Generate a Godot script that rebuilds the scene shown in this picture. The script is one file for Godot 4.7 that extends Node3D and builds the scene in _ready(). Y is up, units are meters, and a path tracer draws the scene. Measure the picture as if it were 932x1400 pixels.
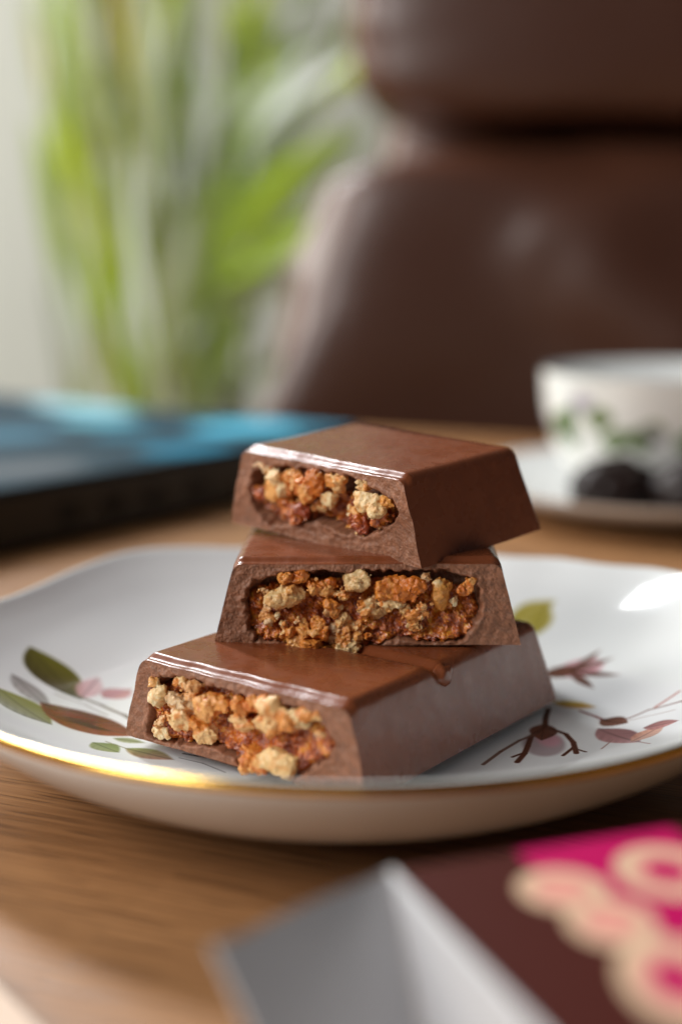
extends Node3D

# ---------------------------------------------------------------- measurements of the filling, millimetres on each broken face (across, up)
const BOTTOM_CAVITY = [Vector2(-18.5, 6.0), Vector2(-17.8, 9.8), Vector2(-16.0, 11.5), Vector2(-12.6, 12.2), Vector2(-5.4, 12.1), Vector2(2.6, 11.6), Vector2(8.8, 11.9), Vector2(13.8, 12.0), Vector2(15.8, 10.6), Vector2(17.9, 7.8), Vector2(17.0, 5.3), Vector2(14.0, 3.3), Vector2(10.0, -0.2), Vector2(0.6, -2.2), Vector2(-0.2, 1.5), Vector2(-7.0, 2.2), Vector2(-13.8, 0.6), Vector2(-18.9, 1.1)]
const BOTTOM_NUTS = [
	["pale", -16.5, 8.3, 1.6, 2.4, 0],
	["crumb", -12.0, 11.4, 1.8, 0.9, 0],
	["dull", -9.5, 10.7, 2.4, 1.3, 0],
	["dull", -11.2, 7.5, 3.5, 1.9, -20],
	["roast", -4.0, 9.7, 4.0, 1.9, 10],
	["crumb", -10.1, 5.1, 3.9, 1.8, -10],
	["pale", -16.1, 2.3, 1.7, 1.0, 0],
	["dull", -15.9, 4.4, 0.9, 1.2, 0],
	["crumb", 0.8, 7.1, 2.2, 1.3, 0],
	["roast", 3.1, 10.9, 3.4, 1.3, 12],
	["crumb", 7.3, 9.7, 4.3, 1.9, 10],
	["crumb", 13.6, 11.4, 2.3, 1.0, 0],
	["roast", 3.0, 1.3, 2.9, 2.3, 0],
	["pale", 7.4, 2.5, 2.9, 2.8, -25],
	["dull", 15.8, 8.9, 0.8, 0.6, 0],
	["pale", 10.7, 9.8, 1.7, 1.3, 0],
	["roast", -6.8, 8.1, 1.6, 1.1, 0],
]
const MIDDLE_CAVITY = [Vector2(-20.3, 7.5), Vector2(-19.9, 9.5), Vector2(-17.8, 11.3), Vector2(-13.7, 12.3), Vector2(-4.9, 12.5), Vector2(2.3, 12.6), Vector2(8.8, 12.7), Vector2(13.7, 12.4), Vector2(16.9, 11.6), Vector2(18.6, 9.5), Vector2(18.9, 5.8), Vector2(17.8, 3.1), Vector2(15.7, 0.9), Vector2(11.1, 0.4), Vector2(5.6, 0.9), Vector2(0.7, -0.1), Vector2(-5.1, -2.0), Vector2(-12.0, -2.2), Vector2(-14.2, 0.6), Vector2(-18.6, 0.9), Vector2(-19.6, 2.7)]
const MIDDLE_NUTS = [
	["pale", -13.7, 8.1, 3.1, 1.4, 14],
	["roast", -7.1, 9.5, 2.2, 1.8, 0],
	["pale", -14.3, 11.7, 0.6, 0.9, 0],
	["pale", -1.7, 10.7, 2.1, 1.7, 0],
	["crumb", -5.4, 6.2, 2.2, 1.4, 0],
	["dull", -16.3, 4.9, 1.3, 1.3, 0],
	["pale", -14.8, 5.0, 0.5, 0.6, 0],
	["crumb", -13.8, 2.8, 0.8, 1.2, 0],
	["roast", -8.2, 3.1, 2.4, 2.0, 0],
	["dull", -5.7, 2.5, 0.9, 1.8, 0],
	["crumb", -3.6, 2.6, 1.7, 1.8, 0],
	["roast", -11.6, 0.8, 2.2, 1.9, 0],
	["crumb", -9.1, -1.0, 3.7, 1.5, 0],
	["crumb", -3.0, -0.3, 2.3, 2.0, 0],
	["dull", -17.2, 9.2, 0.7, 0.5, 0],
	["dull", -11.5, 4.3, 0.6, 0.5, 0],
	["crumb", -1.1, 3.1, 0.9, 0.8, 0],
	["roast", -11.2, 11.4, 3.0, 0.8, 0],
	["crumb", -12.8, -1.4, 1.3, 1.3, 0],
	["crumb", -4.3, 8.9, 0.9, 1.4, 0],
	["roast", 5.7, 9.7, 3.8, 2.8, -12],
	["crumb", 0.7, 6.4, 2.0, 2.0, 0],
	["pale", 12.2, 9.0, 1.9, 2.5, 0],
	["pale", 14.4, 7.5, 0.8, 0.8, 0],
	["roast", 16.5, 10.0, 1.5, 1.5, 0],
	["crumb", 9.2, 5.7, 1.2, 1.3, 0],
	["crumb", 7.2, 5.5, 1.5, 1.4, 0],
	["crumb", 7.6, 3.6, 1.1, 1.1, 0],
	["dull", 9.5, 11.6, 1.1, 0.8, 0],
	["pale", 4.3, 7.5, 2.0, 1.5, 0],
	["roast", -1.3, 1.8, 1.5, 1.2, 0],
]
const TOP_CAVITY = [Vector2(-16.6, 11.1), Vector2(-9.2, 12.6), Vector2(0.3, 12.9), Vector2(7.6, 13.0), Vector2(12.3, 11.9), Vector2(17.4, 10.6), Vector2(18.6, 8.8), Vector2(17.3, 6.7), Vector2(12.1, 3.8), Vector2(6.1, 3.0), Vector2(0.0, 4.0), Vector2(-13.1, 1.1), Vector2(-17.0, 3.7), Vector2(-17.7, 6.9)]
const TOP_NUTS = [
	["pale", -10.4, 8.8, 3.0, 2.6, 0],
	["roast", -2.6, 9.3, 3.8, 3.0, 0],
	["crumb", 3.0, 11.7, 2.7, 1.3, 0],
	["pale", 2.8, 8.6, 1.8, 1.3, 0],
	["crumb", 0.4, 6.6, 1.4, 0.8, 0],
	["pale", 11.6, 9.6, 3.5, 1.9, 0],
	["crumb", 10.2, 11.7, 1.6, 1.1, 0],
	["pale", 8.3, 7.1, 1.3, 0.9, 0],
	["pale", 15.7, 10.1, 1.3, 0.9, 0],
	["dull", -13.5, 12.0, 2.3, 0.7, 0],
	["crumb", -6.4, 11.5, 2.2, 1.0, 0],
	["roast", -5.8, 9.3, 1.6, 1.4, 0],
]

var rng := RandomNumberGenerator.new()
var noise := FastNoiseLite.new()
var taken := {}
var sphere_v := PackedVector3Array()
var sphere_i := PackedInt32Array()
var small_v := PackedVector3Array()
var small_i := PackedInt32Array()
var M := {}


func _ready():
	# ------------------------------------------------------------ camera
	var cam := Camera3D.new()
	cam.name = "camera"
	add_child(cam)
	cam.position = Vector3(0, 0.0877, 0.2443)
	cam.rotation_degrees.x = -10.63
	var lens := CameraAttributesPhysical.new()
	lens.frustum_focal_length = 33.33
	lens.frustum_focus_distance = 0.232
	lens.exposure_aperture = 4.0
	lens.frustum_near = 0.01
	lens.frustum_far = 30.0
	cam.attributes = lens
	cam.fov = 39.6
	cam.near = 0.01
	cam.far = 30.0
	cam.current = true
	# ------------------------------------------------------------ light: a window behind to the left, a second one to the left in front, the dim room
	var we := WorldEnvironment.new()
	we.name = "world_environment"
	var env := Environment.new()
	env.background_mode = Environment.BG_COLOR
	env.background_color = Color(0.59, 0.60, 0.62)
	env.background_energy_multiplier = 0.15
	env.tonemap_mode = Environment.TONE_MAPPER_LINEAR
	env.tonemap_exposure = 1.0
	env.sdfgi_enabled = true
	env.ssao_enabled = true
	env.ssil_enabled = true
	we.environment = env
	add_child(we)
	window_light("window_light_behind", Vector3(-0.46, 0.80, -0.78), Vector3(0, 0.02, 0), Vector2(0.10, 0.42), 1.25, Color(0.98, 0.99, 1.0))
	window_light("window_light_left", Vector3(-0.78, 0.56, 0.44), Vector3(0, 0.02, 0), Vector2(0.55, 0.55), 0.95, Color(1.0, 0.99, 0.98))
	window_light("window_light_far", Vector3(-1.35, 0.75, -0.75), Vector3(-0.25, 0.15, -1.45), Vector2(0.7, 0.9), 2.9, Color(1.0, 1.0, 0.97))
	# ------------------------------------------------------------ the rest
	noise.noise_type = FastNoiseLite.TYPE_SIMPLEX_SMOOTH
	noise.seed = 11
	noise.frequency = 1.0
	noise.fractal_type = FastNoiseLite.FRACTAL_NONE
	var s = icosphere(4)
	sphere_v = s[0]
	sphere_i = s[1]
	s = icosphere(2)
	small_v = s[0]
	small_i = s[1]
	materials()
	room()
	table()
	armchair()
	plant()
	laptop()
	plate()
	chocolates()
	teacup()
	carton()
	napkin()


func window_light(called: String, at: Vector3, to: Vector3, size: Vector2, energy: float, tint: Color):
	var l := AreaLight3D.new()
	l.name = called
	l.area_size = size
	l.light_energy = energy
	l.light_color = tint
	l.area_normalize_energy = true
	l.area_range = 8.0
	l.area_attenuation = 2.0
	l.shadow_enabled = true
	add_child(l)
	l.look_at_from_position(at, to)


# ================================================================ helpers
class MB:
	var v := PackedVector3Array()
	var i := PackedInt32Array()
	var c := PackedColorArray()
	var t := PackedVector2Array()

	# a grid of points f(a, b), its faces turned towards out
	func grid(na: int, nb: int, f: Callable, out: Vector3, center = null, uvf = null, cf = null) -> void:
		var first := v.size()
		for b in nb + 1:
			for a in na + 1:
				var x := float(a) / na
				var y := float(b) / nb
				v.append(f.call(x, y))
				if uvf != null: t.append(uvf.call(x, y))
				if cf != null: c.append(cf.call(x, y))
		var tri := PackedInt32Array()
		for b in nb:
			for a in na:
				var p := first + b * (na + 1) + a
				tri.append_array(PackedInt32Array([p, p + 1, p + na + 1, p + 1, p + na + 2, p + na + 1]))
		add_tris(tri, out, center)

	func add_tris(tri: PackedInt32Array, out: Vector3, center = null) -> void:
		var sum := 0.0
		for k in range(0, tri.size(), 3):
			var n := (v[tri[k + 2]] - v[tri[k]]).cross(v[tri[k + 1]] - v[tri[k]])
			sum += n.dot(out if center == null else v[tri[k]] - center)
		if sum < 0:
			for k in range(0, tri.size(), 3):
				var h := tri[k + 1]
				tri[k + 1] = tri[k + 2]
				tri[k + 2] = h
		i.append_array(tri)

	func box(lo: Vector3, hi: Vector3, ch := 0.0) -> void:   # a box with chamfered edges
		var mid := (lo + hi) / 2
		var h := (hi - lo) / 2
		var pts := []
		for sx in [-1, 1]:
			for sy in [-1, 1]:
				for sz in [-1, 1]:
					var s := Vector3(sx, sy, sz)
					for ax in 3:
						var p := h - Vector3.ONE * ch
						p[ax] = h[ax]
						pts.append(mid + p * s)
		var id := func(sx, sy, sz, ax): return ((int(sx > 0) * 2 + int(sy > 0)) * 2 + int(sz > 0)) * 3 + ax
		for ax in 3:
			var b := (ax + 1) % 3
			var c2 := (ax + 2) % 3
			for sg in [-1, 1]:
				var q := []
				for w in [[-1, -1], [1, -1], [1, 1], [-1, 1]]:
					var s := [0, 0, 0]
					s[ax] = sg
					s[b] = w[0]
					s[c2] = w[1]
					q.append(pts[id.call(s[0], s[1], s[2], ax)])
				quad(q[0], q[1], q[2], q[3], mid)
			if ch > 0:
				for s1 in [-1, 1]:
					for s2 in [-1, 1]:
						var s := [0, 0, 0]
						s[b] = s1
						s[c2] = s2
						s[ax] = -1
						var p0 = pts[id.call(s[0], s[1], s[2], b)]
						var p1 = pts[id.call(s[0], s[1], s[2], c2)]
						s[ax] = 1
						quad(p0, p1, pts[id.call(s[0], s[1], s[2], c2)], pts[id.call(s[0], s[1], s[2], b)], mid)
		if ch > 0:
			for sx in [-1, 1]:
				for sy in [-1, 1]:
					for sz in [-1, 1]:
						var f := v.size()
						for ax in 3: v.append(pts[id.call(sx, sy, sz, ax)])
						add_tris(PackedInt32Array([f, f + 1, f + 2]), Vector3.ZERO, mid)

	func quad(a: Vector3, b: Vector3, c2: Vector3, d: Vector3, center) -> void:
		var f := v.size()
		v.append_array(PackedVector3Array([a, b, c2, d]))
		add_tris(PackedInt32Array([f, f + 1, f + 2, f, f + 2, f + 3]), Vector3.ZERO, center)

	func lump(dirs: PackedVector3Array, idx: PackedInt32Array, f: Callable, cf = null) -> void:
		var first := v.size()
		for d in dirs:
			v.append(f.call(d))
			if cf != null: c.append(cf.call(d))
		for k in range(0, idx.size(), 3):
			i.append_array(PackedInt32Array([first + idx[k], first + idx[k + 1], first + idx[k + 2]]))

	func mesh(weld := false) -> ArrayMesh:
		var n := PackedVector3Array()
		n.resize(v.size())
		var key := PackedInt32Array()
		if weld:
			var seen := {}
			key.resize(v.size())
			for k in v.size():
				var q := Vector3i((v[k] * 200000.0).round())
				if not seen.has(q): seen[q] = k
				key[k] = seen[q]
		for k in range(0, i.size(), 3):
			var a := i[k]
			var b := i[k + 1]
			var d := i[k + 2]
			var m := (v[d] - v[a]).cross(v[b] - v[a])
			if weld:
				a = key[a]
				b = key[b]
				d = key[d]
			n[a] += m
			n[b] += m
			n[d] += m
		for k in n.size():
			n[k] = (n[key[k]] if weld else n[k]).normalized() if not weld or key[k] != k else n[k].normalized()
		var arr := []
		arr.resize(Mesh.ARRAY_MAX)
		arr[Mesh.ARRAY_VERTEX] = v
		arr[Mesh.ARRAY_NORMAL] = n
		arr[Mesh.ARRAY_INDEX] = i
		if c.size() == v.size(): arr[Mesh.ARRAY_COLOR] = c
		if t.size() == v.size(): arr[Mesh.ARRAY_TEX_UV] = t
		var am := ArrayMesh.new()
		am.add_surface_from_arrays(Mesh.PRIMITIVE_TRIANGLES, arr)
		return am


func numbered(called: String) -> String:
	taken[called] = taken.get(called, -1) + 1
	return called if taken[called] == 0 else "%s_%03d" % [called, taken[called]]


func thing(called: String, label: String, category: String, at := Vector3.ZERO, group := "") -> Node3D:
	var o := Node3D.new()
	o.name = numbered(called)
	o.position = at
	o.set_meta("label", label)
	o.set_meta("category", category)
	if group: o.set_meta("group", group)
	add_child(o)
	return o


func part(called: String, mesh: Mesh, mat: Material, parent: Node3D) -> MeshInstance3D:
	var o := MeshInstance3D.new()
	o.name = called
	o.mesh = mesh
	o.material_override = mat
	parent.add_child(o, true)
	var n := o.name as String
	var r := RegEx.create_from_string("^(.*[a-z])(\\d+)$").search(n)
	if r: o.name = "%s_%03d" % [r.get_string(1), int(r.get_string(2)) - 1]
	return o


func icosphere(levels: int) -> Array:
	var g := (1.0 + sqrt(5.0)) / 2.0
	var v := PackedVector3Array([Vector3(-1, g, 0), Vector3(1, g, 0), Vector3(-1, -g, 0), Vector3(1, -g, 0), Vector3(0, -1, g), Vector3(0, 1, g), Vector3(0, -1, -g), Vector3(0, 1, -g), Vector3(g, 0, -1), Vector3(g, 0, 1), Vector3(-g, 0, -1), Vector3(-g, 0, 1)])
	for k in v.size(): v[k] = v[k].normalized()
	var f := PackedInt32Array([0, 11, 5, 0, 5, 1, 0, 1, 7, 0, 7, 10, 0, 10, 11, 1, 5, 9, 5, 11, 4, 11, 10, 2, 10, 7, 6, 7, 1, 8, 3, 9, 4, 3, 4, 2, 3, 2, 6, 3, 6, 8, 3, 8, 9, 4, 9, 5, 2, 4, 11, 6, 2, 10, 8, 6, 7, 9, 8, 1])
	for level in levels:
		var mid := {}
		var nf := PackedInt32Array()
		for k in range(0, f.size(), 3):
			var m := [0, 0, 0]
			for e in 3:
				var a := f[k + e]
				var b := f[k + (e + 1) % 3]
				var key := Vector2i(mini(a, b), maxi(a, b))
				if not mid.has(key):
					mid[key] = v.size()
					v.append(((v[a] + v[b]) / 2).normalized())
				m[e] = mid[key]
			nf.append_array(PackedInt32Array([f[k], m[0], m[2], f[k + 1], m[1], m[0], f[k + 2], m[2], m[1], m[0], m[1], m[2]]))
		f = nf
	for k in range(0, f.size(), 3):   # clockwise seen from outside
		if (v[f[k + 2]] - v[f[k]]).cross(v[f[k + 1]] - v[f[k]]).dot(v[f[k]]) < 0:
			var h := f[k + 1]
			f[k + 1] = f[k + 2]
			f[k + 2] = h
	return [v, f]


func N(p: Vector3) -> float:
	return noise.get_noise_3dv(p)


func fbm(p: Vector3, octaves := 3) -> float:
	var s := 0.0
	var a := 1.0
	for k in octaves:
		s += a * noise.get_noise_3dv(p)
		p = p * 2.03 + Vector3(17.1, 5.3, 9.7)
		a *= 0.5
	return s


func sm(a: float, b: float, x: float) -> float:
	return smoothstep(a, b, x)


# signed distance to a polygon, positive inside
func poly_distance(p: Vector2, poly: Array) -> float:
	var d := 1e9
	var inside := false
	var j := poly.size() - 1
	for k in poly.size():
		var a: Vector2 = poly[k]
		var b: Vector2 = poly[j]
		var e := b - a
		var w := p - a
		d = minf(d, (w - e * clampf(w.dot(e) / e.length_squared(), 0, 1)).length_squared())
		if (a.y > p.y) != (b.y > p.y) and p.x < (b.x - a.x) * (p.y - a.y) / (b.y - a.y) + a.x: inside = not inside
		j = k
	return sqrt(d) if inside else -sqrt(d)


# ---------------------------------------------------------------- textures
func grey_noise(w: int, h: int, stretch: Vector2i, freq: float, octaves: int, seed_: int) -> PackedByteArray:
	var n := FastNoiseLite.new()
	n.seed = seed_
	n.frequency = freq
	n.fractal_octaves = octaves
	n.noise_type = FastNoiseLite.TYPE_SIMPLEX_SMOOTH
	var im := n.get_seamless_image(w / stretch.x, h / stretch.y)
	im.convert(Image.FORMAT_L8)
	if stretch != Vector2i.ONE: im.resize(w, h, Image.INTERPOLATE_CUBIC)
	return im.get_data()


func noise_texture(size: int, freq: float, octaves: int, seed_: int, lo := 0.0, hi := 1.0) -> ImageTexture:
	var d := grey_noise(size, size, Vector2i.ONE, freq, octaves, seed_)
	for k in d.size(): d[k] = int(clampf(lerpf(lo, hi, d[k] / 255.0), 0, 1) * 255)
	var im := Image.create_from_data(size, size, false, Image.FORMAT_L8, d)
	return ImageTexture.create_from_image(im)


func plain(c: Color, rough: float, spec := 0.5) -> StandardMaterial3D:
	var m := StandardMaterial3D.new()
	m.albedo_color = c
	m.roughness = rough
	m.metallic_specular = spec
	return m


func bumped(m: StandardMaterial3D, tex: Texture2D, per_unit: float, height_cm: float) -> StandardMaterial3D:
	m.uv1_triplanar = true
	m.uv1_scale = Vector3.ONE * per_unit
	m.heightmap_enabled = true
	m.heightmap_texture = tex
	m.heightmap_scale = height_cm
	return m


func wood_texture() -> Array:
	var w := 2048
	var h := 1024
	var broad := grey_noise(w, h, Vector2i(16, 2), 0.012, 3, 3)
	var streak := grey_noise(w, h, Vector2i(32, 1), 0.09, 3, 4)
	var pore := grey_noise(w, h, Vector2i(16, 1), 0.16, 2, 5)
	var fine := grey_noise(w, h, Vector2i(8, 1), 0.45, 2, 6)
	var col := PackedByteArray()
	col.resize(w * h * 3)
	var rel := PackedByteArray()
	rel.resize(w * h)
	for k in w * h:
		var b := broad[k] / 255.0
		var s := streak[k] / 255.0
		var p := smoothstep(0.60, 0.80, pore[k] / 255.0)
		var f := fine[k] / 255.0
		var t := clampf(0.45 + (b - 0.5) * 0.7 + (s - 0.5) * 0.65 + (f - 0.5) * 0.22, 0, 1)
		p *= 0.35 + 0.6 * s
		var dark := 1.0 - 0.38 * p
		col[k * 3] = int(lerpf(132, 194, t) * dark)
		col[k * 3 + 1] = int(lerpf(95, 150, t) * dark * (1.0 - 0.06 * p))
		col[k * 3 + 2] = int(lerpf(62, 107, t) * dark * (1.0 - 0.12 * p))
		rel[k] = int(clampf(0.72 + 0.2 * (f - 0.5) - 0.6 * p, 0, 1) * 255)
	return [ImageTexture.create_from_image(Image.create_from_data(w, h, false, Image.FORMAT_RGB8, col)), ImageTexture.create_from_image(Image.create_from_data(w, h, false, Image.FORMAT_L8, rel))]


func materials():
	var grain := noise_texture(512, 0.03, 5, 21)
	var soft := noise_texture(512, 0.012, 3, 22)
	var rough := noise_texture(512, 0.008, 4, 23, 0.2, 0.36)
	# moulded milk chocolate
	var c := plain(Color(0.485, 0.255, 0.143), 1.0, 0.5)
	c.roughness_texture = rough
	c.albedo_texture = noise_texture(512, 0.008, 4, 24, 0.93, 1.03)
	M.moulded = bumped(c, soft, 45.0, 0.0012)
	# broken chocolate
	c = plain(Color(1, 1, 1), 0.55, 0.45)
	c.vertex_color_use_as_albedo = true
	M.broken = bumped(c, grain, 110.0, 0.012)
	# date paste
	c = plain(Color(1, 1, 1), 0.3, 0.6)
	c.clearcoat_enabled = true
	c.clearcoat = 0.6
	c.backlight_enabled = true
	c.backlight = Color(0.5, 0.5, 0.5)
	c.clearcoat_roughness = 0.12
	c.vertex_color_use_as_albedo = true
	M.paste = bumped(c, grain, 160.0, 0.018)
	# peanuts
	c = plain(Color(1, 1, 1), 0.36, 0.5)
	c.clearcoat_enabled = true
	c.clearcoat = 0.25
	c.backlight_enabled = true
	c.backlight = Color(0.7, 0.7, 0.7)
	c.clearcoat_roughness = 0.2
	c.vertex_color_use_as_albedo = true
	M.nut = bumped(c, grain, 150.0, 0.012)
	# porcelain and gilding
	M.porcelain = plain(Color(0.875, 0.88, 0.875), 0.1, 0.45)
	M.gold = plain(Color(0.90, 0.73, 0.38), 0.2)
	M.gold.metallic = 1.0
	# leather
	c = plain(Color(0.325, 0.182, 0.115), 0.36, 0.65)
	M.leather = bumped(c, grain, 26.0, 0.02)
	M.black = plain(Color(0.045, 0.042, 0.042), 0.45)


# ================================================================ setting
func slab(called: String, lo: Vector3, hi: Vector3, mat: Material):
	var mb := MB.new()
	mb.box(lo, hi)
	var o := part(called, mb.mesh(), mat, self)
	o.set_meta("kind", "structure")
	return o


func room():
	var wall := plain(Color(0.80, 0.80, 0.77), 0.9)
	bumped(wall, noise_texture(256, 0.05, 3, 31), 1.0, 0.05)
	slab("wall", Vector3(-2.2, -0.62, -1.75), Vector3(2.2, 1.6, -1.65), wall).set_meta("label", "pale plain wall behind the plant and the armchair")
	var floor_m := plain(Color(0.42, 0.32, 0.24), 0.6)
	bumped(floor_m, noise_texture(256, 0.04, 3, 32), 1.5, 0.05)
	slab("floor", Vector3(-2.2, -0.68, -1.65), Vector3(2.2, -0.62, 1.2), floor_m).set_meta("label", "brown floor under the table and armchair")


func table():
	var o := thing("table", "light brown oak table with dark grain lines under the plate", "table")
	o.rotation.y = -atan2(0.39, 0.92)
	var tx := wood_texture()
	var m := plain(Color(0.965, 0.925, 0.875), 0.42, 0.45)
	m.albedo_texture = tx[0]
	m.heightmap_enabled = true
	m.heightmap_texture = tx[1]
	m.heightmap_scale = 0.012
	m.texture_filter = BaseMaterial3D.TEXTURE_FILTER_LINEAR_WITH_MIPMAPS_ANISOTROPIC
	var lo := Vector2(-0.62, -0.4055)
	var hi := Vector2(0.62, 0.42)
	var mb := MB.new()
	var e := 0.004
	var rows := [[0.0, 0.0], [e * 0.3, -e * 0.3], [e, -e * 1.1], [e, -0.03]]
	# top sheet, rounded edge and underside as rings
	mb.grid(1, 1, func(a, b): return Vector3(lerpf(lo.x, hi.x, a), 0, lerpf(lo.y, hi.y, b)), Vector3.UP, null, func(a, b): return Vector2(lerpf(lo.x, hi.x, a) / 0.56, lerpf(lo.y, hi.y, b) / 0.15))
	part("table_top", mb.mesh(), m, o)
	mb = MB.new()
	for k in 3:
		var r0 = rows[k]
		var r1 = rows[k + 1]
		var ring := func(a, r):
			var q := fposmod(a * 4.0, 4.0)
			var s := int(q)
			var f := q - s
			var x0: float = lo.x - r[0]
			var x1: float = hi.x + r[0]
			var z0: float = lo.y - r[0]
			var z1: float = hi.y + r[0]
			var c := [Vector3(x0, r[1], z0), Vector3(x1, r[1], z0), Vector3(x1, r[1], z1), Vector3(x0, r[1], z1)]
			return c[s].lerp(c[(s + 1) % 4], f)
		for side in 4:
			mb.grid(1, 1, func(a, b): return ring.call((side + a * 0.99999) / 4.0, r0 if b == 0 else r1), Vector3.ZERO, Vector3(0, -0.015, 0), func(a, b): return Vector2(a * 1.2 / 0.56, b * 0.03 / 0.2 + 0.3 * side))
	mb.grid(1, 1, func(a, b): return Vector3(lerpf(lo.x, hi.x, a), -0.0299, lerpf(lo.y, hi.y, b)), Vector3.DOWN, null, func(a, b): return Vector2(a, b))
	part("table_edge", mb.mesh(), m, o)
	for sx in [-1, 1]:
		for sz in [-1, 1]:
			mb = MB.new()
			var c := Vector3(0.55 * sx, 0, 0.35 * sz + 0.007)
			mb.grid(12, 4, func(a, b): return c + Vector3(cos(a * TAU) * lerpf(0.024, 0.015, b), lerpf(-0.03, -0.62, b), sin(a * TAU) * lerpf(0.024, 0.015, b)), Vector3.ZERO, c + Vector3(0, -0.3, 0), func(a, b): return Vector2(b, a * 0.4))
			part("leg", mb.mesh(), m, o)


# a puffed upholstery block: a superellipsoid with folds
func cushion(center: Vector3, half: Vector3, power: float, fold: Callable, spread := 0.0) -> ArrayMesh:
	var mb := MB.new()
	mb.lump(sphere5_v, sphere_i5, func(d):
		var q: float = pow(pow(absf(d.x), power) + pow(absf(d.y), power) + pow(absf(d.z), power), -1.0 / power)
		var p: Vector3 = d * q
		return center + p * half * (1.0 + fold.call(p)) + Vector3(p.x * -p.y * spread, 0, 0))
	return mb.mesh()

var sphere5_v := PackedVector3Array()
var sphere_i5 := PackedInt32Array()


func armchair():
	var s := icosphere(5)
	sphere5_v = s[0]
	sphere_i5 = s[1]
	var o := thing("armchair", "dark brown leather armchair behind the table", "armchair", Vector3(0.288, -0.62, -0.70))
	o.rotation.y = -0.06
	var up := 0.62
	# lower back cushion with soft creases running down from its upper corner
	var f1 := func(p: Vector3): return 0.045 * fbm(p * Vector3(1.5, 1.2, 1.0) + Vector3(3, 1, 2), 3) + 0.10 * maxf(p.z, 0.0) * (1.0 - p.x * p.x) * (1.0 - p.y * p.y) + 0.16 * maxf(p.z, 0.0) * exp(-(pow((p.x + 0.80) / 0.14, 2) + pow((p.y - 0.15) / 0.35, 2))) + 0.12 * maxf(p.z, 0.0) * exp(-pow((p.x * 0.8 + p.y * 0.6 + 0.02) / 0.13, 2)) * (1.0 - smoothstep(0.3, 0.85, p.y)) - 0.10 * smoothstep(0.75, 1.0, p.y) - 0.015 * exp(-pow((p.x * 0.75 + p.y * 0.9 - 0.03) / 0.12, 2))
	part("back_cushion", cushion(Vector3(0.005, up - 0.035, 0.065), Vector3(0.330, 0.197, 0.085), 11.0, f1, 0.045), M.leather, o)
	var f2 := func(p: Vector3): return 0.02 * fbm(p * Vector3(1.3, 1.6, 1.0) + Vector3(7, 2, 5), 3)
	part("head_cushion", cushion(Vector3(0.01, up + 0.285, 0.07), Vector3(0.285, 0.130, 0.065), 9.0, f2), M.leather, o)
	part("back_panel", cushion(Vector3(0.0, up - 0.02, -0.06), Vector3(0.288, 0.42, 0.07), 6.0, func(p): return 0.012 * N(p * 1.5), 0.06), M.leather, o)
	part("seat_cushion", cushion(Vector3(0.0, 0.33, 0.22), Vector3(0.27, 0.085, 0.24), 4.0, f2), M.leather, o)
	part("seat_base", cushion(Vector3(0.0, 0.18, 0.15), Vector3(0.31, 0.10, 0.28), 8.0, func(_p): return 0.0), M.leather, o)
	for sx in [-1, 1]:
		part("armrest", cushion(Vector3(0.345 * sx, 0.30, 0.16), Vector3(0.055, 0.21, 0.27), 5.0, func(p): return 0.01 * N(p * 2.0)), M.leather, o)
		for sz in [-0.08, 0.38]:
			var mb := MB.new()
			mb.grid(10, 1, func(a, b): return Vector3(0.26 * sx + cos(a * TAU) * lerpf(0.02, 0.014, b), lerpf(0.09, 0.0, b), sz + sin(a * TAU) * lerpf(0.02, 0.014, b)), Vector3.ZERO, Vector3(0.26 * sx, 0.05, sz))
			part("leg", mb.mesh(), M.black, o)


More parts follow.
